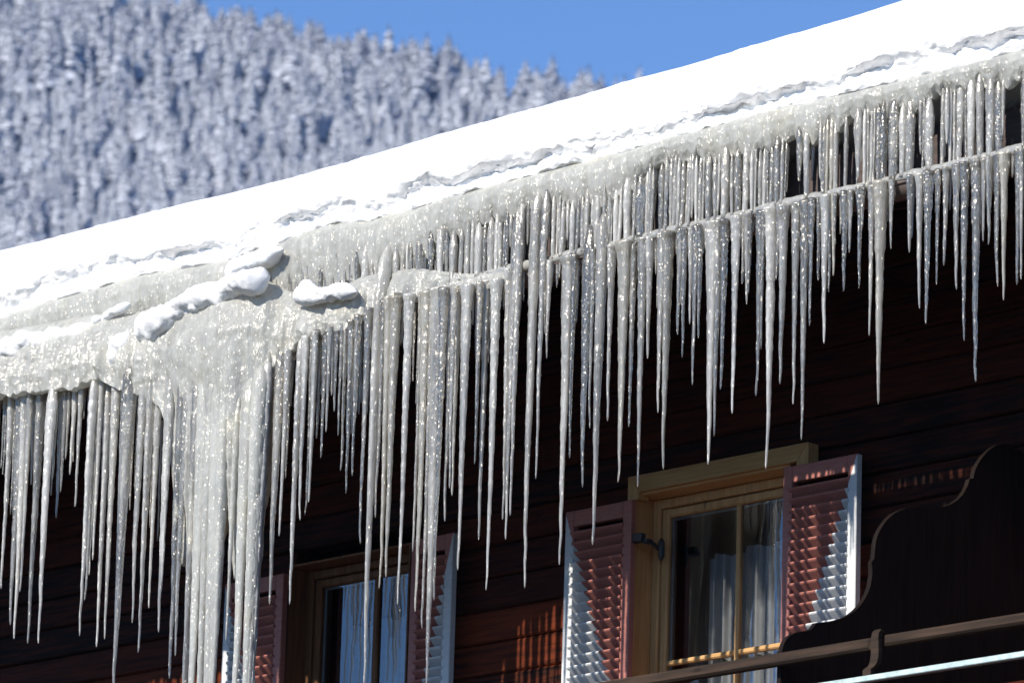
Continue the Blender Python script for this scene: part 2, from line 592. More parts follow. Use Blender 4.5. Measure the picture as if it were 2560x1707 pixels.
skyline = sorted([s for s in ONE if s[3]], key=lambda s: s[0])
sky_rank = {id(s): k+1 for k, s in enumerate(skyline)}
def tree_size(hpx, P):
    return hpx*np.linalg.norm(P-CAM)/F
groups = {}
for s in ONE:
    if s[3]:
        key = None
    else:
        side = 'left' if s[0] < 420 else ('middle' if s[0] < 900 else 'right')
        tall = 'tall' if s[2] > 128 else ('middle-sized' if s[2] > 98 else 'small')
        belt = 'upper' if s[1] < 250 else ('middle' if s[1] < 430 else 'lower')
        key = (tall, belt, side)
    groups.setdefault(key, []).append(s)
tree_rank = {}
for key, mem in groups.items():
    for k, s in enumerate(sorted(mem, key=lambda q: q[0])):
        tree_rank[id(s)] = (key, k+1)
for k, s in enumerate(ONE):
    P = hill_hit(s[0], s[1])
    h = tree_size(s[2], P)
    o = link('spruce_tree', TREE_ME[k % len(TREE_ME)])
    place(o, P)
    wr = 1.35 if s[3] else 1.0
    o.scale = (h*wr*random.uniform(0.95, 1.3), h*wr*random.uniform(0.95, 1.3), h)
    o.rotation_euler = (random.uniform(-.03, .03), random.uniform(-.03, .03), random.uniform(0, 6.28))
    link('trunk', TRUNK_ME, None, o)
    o['category'] = 'tree'
    key, n_ = tree_rank[id(s)]
    if key is None:
        o['group'] = 'snowy spruces on the ridge'
        o['label'] = 'snow-covered spruce on the ridge against the sky, %s from the left' % ordinal(n_)
    else:
        o['group'] = '%s frosted spruces, %s forest belt, %s part' % key
        o['label'] = '%s frosted spruce, %s from left among those in the %s forest belt, %s part' % (key[0], ordinal(n_), key[1], key[2])
if REST:
    VV, FF, off = [], [], 0
    for k, s in enumerate(REST):
        v, f = TREES_FAR[k % 5] if s[4] else TREES[k % len(TREES)]
        P = hill_hit(s[0], s[1])
        h = tree_size(s[2], P)
        a = random.uniform(0, 6.28)
        c, sn = math.cos(a), math.sin(a)
        w = np.stack([v[:, 0]*c-v[:, 1]*sn, v[:, 0]*sn+v[:, 1]*c, v[:, 2]], 1)*[h*1.1, h*1.1, h]+P
        VV.append(w)
        FF += [tuple(off+i for i in q) for q in f]
        off += len(v)
    link('distant_forest', mesh_from('distant_forest', np.concatenate(VV), FF), MAT['tree'], kind='stuff',
         label='remaining snowy spruces filling the far mountainside forest', category='forest')

# ------------------------------------------------------------------ the chalet
chalet = link('chalet', None, label='dark wooden chalet with louvred shutters under a snow-covered eave', category='house')
WX0, WX1 = -10.0, 8.0
# openings (x0, x1, z0, z1) found on the wall plane
hdrL, hdrR = H(1572, 1196, -0.07), H(2022, 1102, -0.07)
HZ = 0.5*(hdrL[2]+hdrR[2])
W1 = dict(x0=H(1600, 1400, 0.0)[0], x1=H(1990, 1300, 0.0)[0], z1=HZ-0.085, z0=HZ-1.32)
w2t = H(900, 1404, 0.05)
W2 = dict(x0=H(735, 1560, 0.0)[0], x1=H(1040, 1480, 0.0)[0], z1=w2t[2]+0.02, z0=w2t[2]-1.25)
OPEN = [W1, W2]
wall_m = MB()
wall_m.box(WX0, WX1, 0.03, 0.2, 0.0, 5.6)
wall_m.box(WX0, WX0+0.2, 0.2, 9.0, 0.0, 9.6)
wall_m.box(WX1-0.2, WX1, 0.2, 9.0, 0.0, 9.6)
wall_m.box(WX0+0.2, WX1-0.2, 8.8, 9.0, 0.0, 9.6)
wall = wall_m.build('wall', MAT['plank'], chalet)
ph = 0.168
z = 5.6
while z < 9.25:
    segs = [(WX0, WX1)]
    for w in OPEN:
        if z+ph > w['z0'] and z < w['z1']:
            ns = []
            for a, b in segs:
                if w['x0'] > a and w['x1'] < b: ns += [(a, w['x0']), (w['x1'], b)]
                else: ns.append((a, b))
            segs = ns
    for a, b in segs:
        dy = random.uniform(-0.004, 0.004)
        m = MB().box(a, b, dy, 0.12, z, z+ph-0.006, 0.009)
        m.build('plank', MAT['plank'] if z > 7.35 else MAT['plank_sunlit'], wall)  # lower planks lighter: the sunlit band's brightness put into their colour
    z += ph
# dark room behind the windows
MB().box(WX0+0.3, WX1-0.3, 3.0, 3.1, 4.6, 9.0).box(WX0+0.3, WX1-0.3, 0.13, 3.0, 4.5, 4.6).build('room_back', MAT['room'], chalet)
# roof deck, soffit, fascia
RS = math.tan(math.radians(18))
def roof_z(y): return GZ+0.17+(y+1.42)*RS
m = MB()
m.prism([(-1.40, roof_z(-1.40)), (-1.40, roof_z(-1.40)+0.10), (7.0, roof_z(7.0)+0.10), (7.0, roof_z(7.0))], 'x', WX0-1.0, WX1+1.5)
m.prism([(7.0, roof_z(7.0)), (7.0, roof_z(7.0)+0.10), (14.5, roof_z(7.0)+0.1-7.5*RS), (14.5, roof_z(7.0)-7.5*RS)], 'x', WX0-1.0, WX1+1.5)
roof = m.build('roof', MAT['soffit'], chalet)
for k in range(9):                       # boards of the soffit
    y0 = -1.36+k*0.16
    z0 = roof_z(y0)-0.055
    MB().prism([(y0, z0), (y0, z0+0.03), (y0+0.155, z0+0.03+0.155*RS), (y0+0.155, z0+0.155*RS)], 'x', WX0-0.9, WX1+1.4).build('soffit_board', MAT['soffit'], roof)
for k in range(18):                      # rafter ends
    xr = WX0+0.4+k*1.02
    MB().prism([(-1.33, roof_z(-1.33)-0.20), (-1.33, roof_z(-1.33)-0.058), (0.02, roof_z(0.02)-0.058), (0.02, roof_z(0.02)-0.20)], 'x', xr, xr+0.12).build('rafter', MAT['soffit'], roof)
MB().box(WX0-1.0, WX1+1.5, -1.425, -1.402, GZ+0.035, roof_z(-1.40)+0.09).build('fascia', MAT['fascia'], chalet)
# half-round gutter with a rolled rim
gm = MB()
prof = []
for k in range(13):
    a = math.pi*k/12
    prof.append((-1.487+0.062*math.cos(math.pi-a)*1.0, GZ-0.005-0.062*math.sin(a)))
inner = [(-1.487+(q[0]+1.487)*0.94, GZ-0.005+(q[1]-GZ+0.005)*0.94) for q in prof]
n = len(prof)
Vg, Fg = [], []
for x in (WX0-1.0, WX1+1.5):
    Vg += [(x, q[0], q[1]) for q in prof]+[(x, q[0], q[1]) for q in reversed(inner)]
N2 = 2*n
Fg = [(i, (i+1) % N2, N2+(i+1) % N2, N2+i) for i in range(N2)]
gm.add(Vg, Fg)
gutter = gm.build('gutter', MAT['gutter'], chalet, True)
MB().tube([(WX0-1.0, -1.549, GZ-0.006), (WX1+1.5, -1.549, GZ-0.006)], 0.011, 10).build('rim', MAT['gutter'], gutter, True)
for k in range(22):
    xr = WX0-0.6+k*0.86
    bm = MB()
    P = [(xr, -1.487+0.066*math.cos(math.pi-math.pi*q/10), GZ-0.005-0.066*math.sin(math.pi*q/10)) for q in range(11)]
    for a, b in zip(P, P[1:]):
        bm.add([(a[0]-.012, a[1], a[2]), (a[0]+.012, a[1], a[2]), (b[0]+.012, b[1], b[2]), (b[0]-.012, b[1], b[2]),
                (a[0]-.012, a[1], a[2]+.004), (a[0]+.012, a[1], a[2]+.004), (b[0]+.012, b[1], b[2]+.004), (b[0]-.012, b[1], b[2]+.004)],
               [(0, 1, 2, 3), (7, 6, 5, 4), (0, 4, 5, 1), (1, 5, 6, 2), (2, 6, 7, 3), (3, 7, 4, 0)])
    bm.build('gutter_bracket', MAT['gutter'], gutter)

# ---- windows
def window(W, light, rec, name_label):
    mv, mh = (MAT['pine_v'], MAT['pine']) if light else (MAT['brown'], MAT['brown'])
    x0, x1, z0, z1 = W['x0'], W['x1'], W['z0'], W['z1']
    # the window itself: the fixed outer frame, set back in the wall
    fw = 0.06
    f = MB()
    f.box(x0+0.012, x0+fw, rec, rec+0.06, z0, z1-0.012, 0.006).box(x1-fw, x1-0.012, rec, rec+0.06, z0, z1-0.012, 0.006)
    f.box(x0+fw+0.001, x1-fw-0.001, rec+0.002, rec+0.06, z1-fw, z1-0.014, 0.006).box(x0+fw+0.001, x1-fw-0.001, rec+0.002, rec+0.06, z0, z0+fw, 0.006)
    win = f.build('window', mv, chalet, label=name_label)
    # reveals
    MB().box(x0, x0+0.011, -0.05, rec+0.10, z0, z1-0.012).build('jamb', mv, win)
    MB().box(x1-0.011, x1, -0.05, rec+0.10, z0, z1-0.012).build('jamb', mv, win)
    MB().box(x0, x1, -0.048, rec+0.10, z1-0.011, z1).build('head', mh, win)
    MB().box(x0-0.03, x1+0.03, -0.10, rec+0.02, z0-0.035, z0-0.001, 0.005).build('sill', mh, win)
    # sash
    a0, a1, b0, b1 = x0+fw+0.004, x1-fw-0.004, z0+fw+0.004, z1-fw-0.004
    sw = 0.045
    s = MB()
    ys = rec+0.012
    s.box(a0, a0+sw, ys, ys+0.045, b0, b1, 0.008).box(a1-sw, a1, ys, ys+0.045, b0, b1, 0.008)
    s.box(a0+sw+0.001, a1-sw-0.001, ys+0.002, ys+0.045, b1-sw, b1-0.001, 0.008).box(a0+sw+0.001, a1-sw-0.001, ys+0.002, ys+0.045, b0+0.001, b0+sw, 0.008)
    sash = s.build('sash', mv, win)
    sp = MB()
    sp.box(a0+sw+0.001, a0+sw+0.018, ys+0.030, ys+0.042, b0+sw, b1-sw).box(a0+sw, a1-sw, ys+0.031, ys+0.042, b1-sw-0.012, b1-sw-0.001)
    sp.build('seal', MAT['spacer'], win)
    return dict(a0=a0+sw, a1=a1-sw, b0=b0+sw, b1=b1-sw, y=ys, win=win, mv=mv, mh=mh)

def glaze(G, mx, mz, wv=0.026, wh=0.026):
    y = G['y']
    MB().box(mx-wv/2, mx+wv/2, y+0.004, y+0.034, G['b0'], G['b1'], 0.007).build('muntin', G['mv'], G['win'])
    for a, b in ((G['a0'], mx-wv/2), (mx+wv/2, G['a1'])):
        MB().box(a, b, y+0.005, y+0.033, mz-wh/2, mz+wh/2, 0.007).build('muntin', G['mh'], G['win'])
        for c, d in ((G['b0'], mz-wh/2), (mz+wh/2, G['b1'])):
            me = mesh_from('pane', [(a, y+0.022, c), (b, y+0.022, c), (b, y+0.022, d), (a, y+0.022, d)], [(0, 1, 2, 3)])
            link('pane', me, MAT['glass'], G['win'])

G1 = window(W1, True, 0.07, 'light pine window with cross bars reflecting icicles')
mv1 = H(1350+1228/2.501, 1080+800/2.501, G1['y'])
mh1 = H(1350+1000/2.501, 1080+1408/2.501, G1['y'])
glaze(G1, mv1[0], mh1[2])
# pale header with short returns down either side
hx0, hx1 = hdrL[0], hdrR[0]
hd = MB()
hd.prism([(hx0, HZ), (hx0+0.075, HZ-0.085), (hx1-0.075, HZ-0.085), (hx1, HZ)], 'y', -0.075, 0.0)
hd.build('header_board', MAT['pine'], G1['win'])
MB().prism([(hx0-0.001, HZ), (hx0+0.073, HZ-0.085), (hx0+0.073, HZ-0.12), (hx0-0.001, HZ-0.12)], 'y', -0.073, 0.0).build('side_board', MAT['pine_v'], G1['win'])
MB().prism([(hx1+0.001, HZ), (hx1-0.073, HZ-0.085), (hx1-0.073, HZ-0.12), (hx1+0.001, HZ-0.12)], 'y', -0.073, 0.0).build('side_board', MAT['pine_v'], G1['win'])
G2 = window(W2, False, 0.07, 'brown wooden window half hidden behind icicles')
mv2 = H(500+1365/3.136, 1207+1150/3.136, G2['y'])
glaze(G2, mv2[0], G2['b1']-0.62, 0.04, 0.03)
# pale curtains added to stand in for icicle reflections in each window's right-hand part
for G, fx, fz_ in ((G1, 0.27, 0.30), (G2, 0.22, 0.30)):
    V, Fc = [], []
    nx, nz = 120, 10
    xa, xb = G['a0']+fx*(G['a1']-G['a0']), G['a1']+0.03
    zt_ = G['b1']-fz_*(G['b1']-G['b0'])*0.75
    for j in range(nz+1):
        for i in range(nx+1):
            u = i/nx
            zz = G['b0']-0.1+(zt_+0.04*u+0.015*math.sin(u*17)-G['b0']+0.1)*j/nz
            V.append((xa+(xb-xa)*u, G['y']+0.075+0.016*math.sin(u*58+0.8*math.sin(u*9))+0.006*math.sin(u*131), zz))
    for j in range(nz):
        for i in range(nx):
            q = j*(nx+1)+i
            Fc.append((q, q+1, q+nx+2, q+nx+1))
    link('curtain', mesh_from('curtain', V, Fc, True), MAT['curtain'], G['win'])

# ---- louvred shutters
def shutter(x0, x1, z1, h, mat, label, y0=-0.115, pitch=0.0525, yaw=0.0):
    z0 = z1-h
    st = 0.058
    th = 0.036
    f = MB()
    f.box(x0, x0+st, y0, y0+th, z0, z1, 0.004).box(x1-st, x1, y0, y0+th, z0, z1, 0.004)
    f.box(x0+st+.001, x1-st-.001, y0+0.002, y0+th, z1-0.082, z1-.001, 0.003).box(x0+st+.001, x1-st-.001, y0+0.002, y0+th, z0+.001, z0+0.09, 0.003)
    sh = f.build('shutter', mat, chalet, label=label)
    zz = z1-0.082-0.035
    # slats: outer edge high, inner edge low; the ends run a little past the stiles' inner edges
    L = x1-x0-2*st
    sm = MB()
    d, e, t = 0.040, 0.034, 0.0045
    xo = 0.010
    sm.prism([(-t, 0.006), (-t-0.004, 0.0), (-t, -0.006), (d-t, -e-0.004), (d, -e), (d-0.004, -e+0.006)], 'x', -L/2-xo, L/2+xo)
    me = mesh_from('slat', sm.v, sm.f)
    me.materials.append(mat)
    while zz > z0+0.12:
        s = link('slat', me, None, sh)
        place(s, ((x0+x1)/2, y0-0.006, zz))
        zz -= pitch
    return sh

p1a, p1b = H(1350+160/2.501, 1080+495/2.501, -0.115), H(1350+572/2.501, 1080+425/2.501, -0.115)
h1 = 1.26
z1 = 0.5*(p1a[2]+p1b[2])
x0, x1 = p1a[0], p1b[0]
shutter(x0, x1, z1, h1, mat_shutter('paint_a', x0, z1, x1, z1-h1, True), 'red and white louvred shutter left of the pine window')
q1 = 0.5*(H(1350+1585/2.501, 1080+200/2.501, -0.115)[2]+H(1350+1975/2.501, 1080+140/2.501, -0.115)[2])
xr0, xr1 = H(1350+1513/2.501, 1080+600/2.501, -0.115)[0], H(1350+1975/2.501, 1080+600/2.501, -0.115)[0]
shutter(xr0, xr1, q1, h1, mat_shutter('paint_b', xr1, q1, xr0, q1-h1, False), 'red and white louvred shutter right of the pine window')
# hinge of the left shutter
hm = MB()
hp = H(1350+650/2.501, 1080+670/2.501, -0.05)
hm.box(hp[0]-0.05, hp[0]+0.03, -0.105, -0.07, hp[2]-0.022, hp[2]+0.022, 0.004)
hm.box(hp[0]+0.025, hp[0]+0.055, -0.085, -0.045, hp[2]-0.030, hp[2]-0.008)
ht = H(1350+767/2.501, 1080+735/2.501, 0.03)
hm.tube([(hp[0]+0.05, -0.055, hp[2]-0.02), (ht[0]-0.01, 0.02, ht[2])], 0.011, 8)
hm.tube([(ht[0], 0.02, ht[2]-0.055), (ht[0], 0.02, ht[2]-0.035), (ht[0], 0.02, ht[2]+0.035), (ht[0], 0.02, ht[2]+0.055)], [0.008, 0.017, 0.017, 0.008], 10)
hm.build('shutter_hinge', MAT['iron'], chalet)
# left window's shutters
pa = H(500+655/3.136, 1207+705/3.136, -0.115)
xl1 = pa[0]
xl0 = xl1-(x1-x0)
shutter(xl0, xl1, pa[2], h1, mat_shutter('paint_c', xl0, pa[2], xl1, pa[2]-h1, True), 'red and white louvred shutter half hidden by the ice curtain')
pb = H(500+1985/3.136, 1207+385/3.136, -0.115)
xm0 = H(500+1640/3.136, 1207+1000/3.136, -0.115)[0]
shutter(xm0, pb[0], pb[2], h1, mat_shutter('paint_d', pb[0], pb[2], xm0, pb[2]-h1, False), 'red and white louvred shutter right of the brown window')

# ------------------------------------------------------------------ balcony at the right
balcony = link('balcony', None, label='dark balcony with scrolled wing board, wooden rail and turquoise metal strip', category='balcony')
PX = HX(2560, 1500, 0)                      # find the plane of the wing board: its right edge in view is close to the wall
d = ray(2560, 1500)
pxx = (CAM+d*((-0.10-CAM[1])/d[1]))[0]
out = [(1540, 70), (1490, 78), (1450, 100), (1420, 125), (1390, 160), (1368, 190), (1350, 225), (1340, 258), (1335, 288), (1311, 292), (1303, 325), (1290, 352), (1268, 390), (1240, 420), (1195, 450), (1150, 465),
       (1105, 469), (1060, 468), (1010, 465), (960, 466), (915, 474), (870, 491), (832, 513), (800, 542), (773, 575), (750, 612), (735, 645), (724, 685), (718, 740), (714, 790), (698, 812), (702, 850), (702, 890), (690, 965),
       (672, 1010), (650, 1050), (627, 1082), (600, 1110), (570, 1134), (538, 1152), (495, 1169), (450, 1180), (400, 1187), (352, 1190), (338, 1212), (318, 1235), (285, 1241), (250, 1246), (218, 1255), (190, 1270), (167, 1292), (150, 1320), (140, 1355), (134, 1392), (118, 1900)]
poly = []
for cx, cyy in out:
    P = HX(1900+cx/2.5015, 1080+cyy/2.5015, pxx)
    poly.append((P[1], P[2]))
yw = -0.02
top = poly[0]
low = poly[-1]
poly = [(yw, low[1]), (yw, top[1]-0.06), (yw-0.10, top[1]-0.02)] + poly
MB().prism(poly, 'x', pxx-0.024, pxx).build('wing_board', MAT['panel'], balcony)
# wooden rail in two lengths and the sawn bracket between them
ry = poly[-1][0]-0.05
def rail(Xa, Ya, Xb, Yb, hgt):
    a, b = H(Xa, Ya, ry), H(Xb, Yb, ry)
    zc = 0.5*(a[2]+b[2])
    MB().box(a[0], b[0], ry-0.02, ry+0.025, zc-hgt/2, zc+hgt/2, 0.008).build('handrail', MAT['rail'], balcony)
    return zc
ra, rb = H(2216, 1480+750/6.19, ry), H(2560, 1480+410/6.19, ry)
zc = 0.5*(ra[2]+rb[2])
MB().box(ra[0], rb[0]+2.5, ry-0.022, ry+0.025, zc-0.024, zc+0.024, 0.010).build('handrail', MAT['rail'], balcony)
rl = H(1900+350/2.5015, 1080+1382/2.5015, ry)
rle = H(1900+706/2.5015, 1080+1310/2.5015, ry)
MB().box(rl[0]-1.6, rle[0], ry-0.022, ry+0.025, rl[2]-0.026, rl[2]+0.026, 0.010).build('handrail', MAT['rail'], balcony)
br = [(770, 1232), (735, 1238), (716, 1252), (708, 1290), (706, 1340), (708, 1390), (700, 1440), (690, 1465), (672, 1478), (656, 1490), (656, 1600), (705, 1600), (706, 1482), (728, 1465), (746, 1440), (755, 1400), (755, 1340), (753, 1290), (757, 1255), (770, 1240)]
bp = []
for cx, cyy in br:
    P = H(1900+cx/2.5015, 1080+cyy/2.5015, ry-0.03)
    bp.append((P[0], P[2]))
MB().prism(bp, 'y', ry-0.045, ry-0.022).build('bracket', MAT['rail'], balcony)
# metal strip along the outer edge of the floor, and the boarding below it
fy = ry-0.10
fa, fb = H(1900+500/2.5015, 1080+1556/2.5015, fy), H(2556, 1480+985/6.19, fy)
fz = 0.5*(fa[2]+fb[2])
MB().box(fa[0]-1.6, fb[0]+2.5, fy-0.004, fy+0.03, fz-0.011, fz+0.014, 0.003).build('metal_strip', MAT['flash'], balcony)
for k in range(4):
    MB().box(fa[0]-1.5, fb[0]+2.4, fy+0.09+0.004*(k % 2), fy+0.12, fz-0.24-0.16*k, fz-0.085-0.16*k, 0.006).build('board', MAT['plank'], balcony)
MB().box(fa[0]-1.5, fb[0]+2.4, fy+0.13, -0.01, fz-0.30, fz-0.22).build('floor', MAT['rail'], balcony)

# ------------------------------------------------------------------ snow on the roof
B_line = curve([(-260, 890), (0, 805), (102, 770), (204, 738), (347, 697), (480, 678), (560, 660), (694, 617), (816, 570), (901, 562), (1003, 540), (1146, 496), (1350, 443), (1513, 402), (1676, 353), (1700, 348), (1924, 284), (2088, 250), (2312, 196), (2560, 135), (2800, 75)])
Xg = np.concatenate([np.arange(-1050, -60, 10.0), np.arange(-60, 2620, 5.0), np.arange(2620, 3701, 9.0)])
b = B_line(Xg)
s = S_line(Xg)+4.0*fbm(np.stack([Xg/160, 0*Xg, 0*Xg+3], 1), 1, 2.0)+1.2*fbm(np.stack([Xg/25, 0*Xg, 0*Xg+3], 1), 1, 2.0)
wob = 9*fbm(np.stack([Xg/60, 0*Xg, 0*Xg], 1), 1, 2.0)+5*fbm(np.stack([Xg/14, 0*Xg, 0*Xg], 1), 1, 7.0)
b = b+wob
ridge_h = 26+12*fbm(np.stack([Xg/70, 0*Xg+5, 0*Xg], 1), 1, 1.0)          # height of the lower white ledge
gap = 40+22*fbm(np.stack([Xg/90, 0*Xg+9, 0*Xg], 1), 1, 4.0)               # height of the hollow above it
prof_rows = []
def add_row(Yp, yy): prof_rows.append((Yp, yy))
full = b-s
ntop = 46
amp = np.clip(0.45+1.5*fbm(np.stack([Xg/95, 0*Xg+3, 0*Xg], 1), 1, 11.0), 0.0, 1.2)
keys = [(-10, -1.44), (0.0, -1.535), (0.25, -1.60), (0.6, -1.615), (0.85, -1.59), (1.0, -1.555)]
for t in np.linspace(0, 1, 16):
    yb = np.interp(t, [0, .25, .6, .85, 1.0], [-1.56, -1.60, -1.61, -1.60, -1.582])
    add_row(b-ridge_h*t+(3 if t == 0 else 0), -1.53+(yb+1.575)*0.7+0*Xg)
for t in np.linspace(0.06, 1, 18):
    yb = np.interp(t, [0, .2, .45, .75, 1.0], [0.0, 0.03, 0.042, 0.022, 0.0])
    add_row(b-ridge_h-gap*t, -1.535+yb*amp-0.03*t)
rest = full-ridge_h-gap
for t in np.linspace(0.03, 1, ntop):
    add_row(s+rest*(1-t)**1.15, -1.565-0.02*np.sin(t*3.1)+0.59*t**2.4)
nv = len(prof_rows)
YP = np.array([r[0] for r in prof_rows])
_rows = np.arange(nv)[:, None]+0*Xg[None, :]
_w = np.clip(np.minimum(_rows/6.0, (40-_rows)/8.0), 0, 1)
YP = YP+_w*(8*fbm(np.stack([Xg[None, :]/42+0*_rows, _rows/9.0, 0*_rows+2.0], -1), 1, 3.0)+2.5*fbm(np.stack([Xg[None, :]/13+0*_rows, _rows/5.0, 0*_rows+2.0], -1), 1, 8.0))
YY = np.array([np.broadcast_to(r[1], Xg.shape) for r in prof_rows])
XP = np.broadcast_to(Xg, YP.shape)
P0 = HV(XP, YP, YY)
tt = np.linspace(0, 1, nv)[:, None]
rough = np.where(tt < 0.46, 1.0, np.clip(1-(tt-0.46)/0.12, 0.0, 1))
dn = 0.030*fbm(P0*[1, 1, 1.3], 8, 0, 2)*np.maximum(rough, 0.55)+0.020*fbm(P0*[1, 1, 1.4], 16, 5, 3)*(0.08+0.92*rough)+0.006*fbm(P0, 55, 8, 2)*(0.04+0.96*rough)
_hm = np.clip(np.minimum((np.arange(nv)-13)/4.0, (37-np.arange(nv))/5.0), 0, 1)[:, None]
dn = dn+0.005*fbm(P0, 60, 3, 2)+_hm*0.020*fbm(P0*[1, 1, 1.5], 34, 12, 3)
dn[-1] = 0.0022*fbm(P0[-1], 60, 3, 2)
P0 = P0+np.array([0, -1.0, 0.15])*dn[..., None]*np.where(np.arange(nv) == nv-1, 0.3, 1.0)[:, None, None]
# crest, then the top of the blanket back to the ridge and the hidden underside
crest = P0[-1].copy()
rows3 = [P0[k] for k in range(nv)]
for yy, dz in ((-0.9, 0.02), (-0.5, 0.10), (0.5, 0.36), (3.0, 1.08), (7.0, 2.2)):
    q = crest.copy()
    q[:, 1] = yy
    q[:, 2] = crest[:, 2]+(yy-crest[:, 1])*0.29
    rows3.append(q)
for yy in (7.0, -1.2, -1.38):
    q = crest.copy()
    q[:, 1] = yy
    q[:, 2] = roof_z(yy)+0.103
    rows3.append(q)
A = np.array(rows3)
nrw, ncl = A.shape[:2]
Vs = A.reshape(-1, 3)
idx = np.arange(nrw*ncl).reshape(nrw, ncl)
Fs = []
for i in range(nrw):
    j = (i+1) % nrw
    a, c = idx[i], idx[j]
    Fs += list(zip(a[:-1].tolist(), a[1:].tolist(), c[1:].tolist(), c[:-1].tolist()))
Fs.append(tuple(idx[:, 0].tolist()))
Fs.append(tuple(idx[::-1, -1].tolist()))
me = mesh_from('roof_snow', Vs, Fs, True)
link('roof_snow', me, MAT['snow'], label='thick white snow blanket lying on the chalet roof', category='snow')

# ------------------------------------------------------------------ ice sheets
def sheet(name, Xa, Xb, top, bot, yfun, thick, mat, nrow=40, step=5.0, rough=0.012, flute=0.0, rag=0.0, seed=0.0, **props):
    X = np.arange(Xa, Xb+0.1, step)
    tp, bt = top(X), bot(X)
    o0 = np.zeros_like(X)
    bt = bt+rag*fbm(np.stack([X/25, o0, o0+seed], 1), 1, 3)+rag*0.8*fbm(np.stack([X/8, o0, o0+seed], 1), 1, 6)
    rows = []
    for k in range(nrow):
        t = k/(nrow-1)
        Yp = tp+(bt-tp)*t
        y = yfun(X, t, Yp)
        Pk = HV(X, Yp, y)
        n = rough*fbm(Pk*[1, 1, 1.0], 8, seed, 3)+rough*0.7*fbm(Pk, 30, seed+4, 2)
        if flute:
            n = n+flute*min(1.0, t*1.5)*(fbm(Pk*[1, 0.3, 0.05], 16, seed+9, 2)+0.5*fbm(Pk*[1, 0.3, 0.04], 45, seed+9, 2))
        e = min(1.0, t*6, (1-t)*6+0.1)
        Pk = Pk+np.array([0, -1.0, 0.15])*(n*e)[:, None]
        rows.append(Pk)
    back = []
    for k in range(nrow-1, -1, -max(1, nrow//8)):
        q = rows[k].copy()
        q[:, 1] += thick*(1 if 0 < k < nrow-1 else 0.35)
        back.append(q)
    A = np.array(rows+back)
    nrw, ncl = A.shape[:2]
    idx = np.arange(nrw*ncl).reshape(nrw, ncl)
    Fs = []
    for i in range(nrw):
        a, c = idx[i], idx[(i+1) % nrw]
        Fs += list(zip(c[:-1].tolist(), c[1:].tolist(), a[1:].tolist(), a[:-1].tolist()))
    Fs.append(tuple(idx[::-1, 0].tolist()))
    Fs.append(tuple(idx[:, -1].tolist()))
    return link(name, mesh_from(name, A.reshape(-1, 3), Fs, True), mat, **props)

C_line = curve([(-260, 905), (0, 830), (200, 770), (347, 735), (560, 705), (714, 655), (816, 654), (900, 640), (1003, 615), (1154, 568), (1309, 526), (1431, 502), (1533, 478), (1656, 412), (1700, 400), (1875, 380), (1986, 345), (2108, 300), (2312, 245), (2435, 205), (2560, 182), (2800, 125)])
C_sheet = curve([(-260, 960), (0, 880), (240, 830), (347, 800), (560, 760), (700, 745), (816, 730), (900, 700), (1003, 665), (1100, 625), (1154, 585), (1309, 532)]+[(x, float(C_line(x))+13) for x in (1431, 1533, 1656, 1700, 1875, 1986, 2108, 2312, 2435, 2560, 2800)])
sheet('ice_slab', -1050, 3700, lambda X: B_line(X)-12, C_sheet,
      lambda X, t, Yp: np.interp(t, [0, .1, .3, .6, 1], [-1.535, -1.58, -1.59, -1.58, -1.555])+0*X, 0.05, MAT['ice_cloud'], 36, 4.0, 0.007, 0.024, 24, 1.0,
      label='grey cloudy ice slab along the roof edge under the snow', category='ice')
T2 = curve([(-600, 985), (-260, 898), (0, 835), (240, 790), (330, 790), (430, 760), (530, 720), (653, 700), (730, 735), (860, 722), (900, 700), (940, 690), (1040, 676), (1154, 690), (1200, 690), (1290, 680)])
L_line = curve([(-600, 1130), (-260, 1048), (0, 985), (98, 982), (143, 974), (196, 962), (245, 950), (300, 975), (350, 990), (395, 1010), (420, 1080), (436, 1260), (450, 1420), (475, 1370), (500, 1480), (525, 1380), (540, 1300), (552, 1180), (566, 1260), (585, 1450), (605, 1380), (625, 1330), (642, 1180), (656, 1040), (672, 940), (690, 900), (747, 858), (800, 834), (857, 824), (900, 790), (946, 766), (1113, 737), (1252, 712), (1290, 700)])
def bulge_y(X, t, Yp):
    amt = np.interp(X, [-260, 300, 550, 680, 900, 1100, 1290], [0.20, 0.24, 0.28, 0.15, 0.10, 0.07, 0.03])
    d = Yp-T2(X)
    return -1.56-amt*np.interp(d, [-10, 0, 40, 110, 220, 500, 900], [0.05, 0.35, 0.8, 1.0, 0.9, 0.72, 0.6])
sheet('ice_bulge', -1050, 1290, lambda X: T2(X)-6, L_line, bulge_y, 0.12, MAT['ice_cloud'], 110, 3.0, 0.014, 0.060, 10, 5.0,
      label='massive cloudy ice bulge swollen over the gutter at the left', category='ice')
# frozen grey ledge over the gutter's front rim
Xs_ = np.arange(1180, 3701, 5.0)
zc_ = GZ+0.012
Pl = []
for X in Xs_:
    d = ray(X, 738-(X-1090)*353/1470)
    Pl.append((CAM+d*((-1.548-CAM[1])/d[1]))[0])
Pl = np.array(Pl)
cc = np.stack([Pl, 0*Pl, 0*Pl], 1)
rads = 0.022+0.007*fbm(cc, 7, 1)+0.004*fbm(cc, 30, 2)
up_ = 0.004*fbm(cc, 5, 8)
V, Fc, sg = [], [], 12
for i, x in enumerate(Pl):
    for k in range(sg):
        a = 2*math.pi*k/sg
        V.append((x, -1.549+rads[i]*1.1*math.cos(a), zc_+up_[i]+rads[i]*math.sin(a)*(1.25 if math.sin(a) > 0 else 1.0)))
for i in range(len(Pl)-1):
    for k in range(sg):
        Fc.append((i*sg+k, (i+1)*sg+k, (i+1)*sg+(k+1) % sg, i*sg+(k+1) % sg))
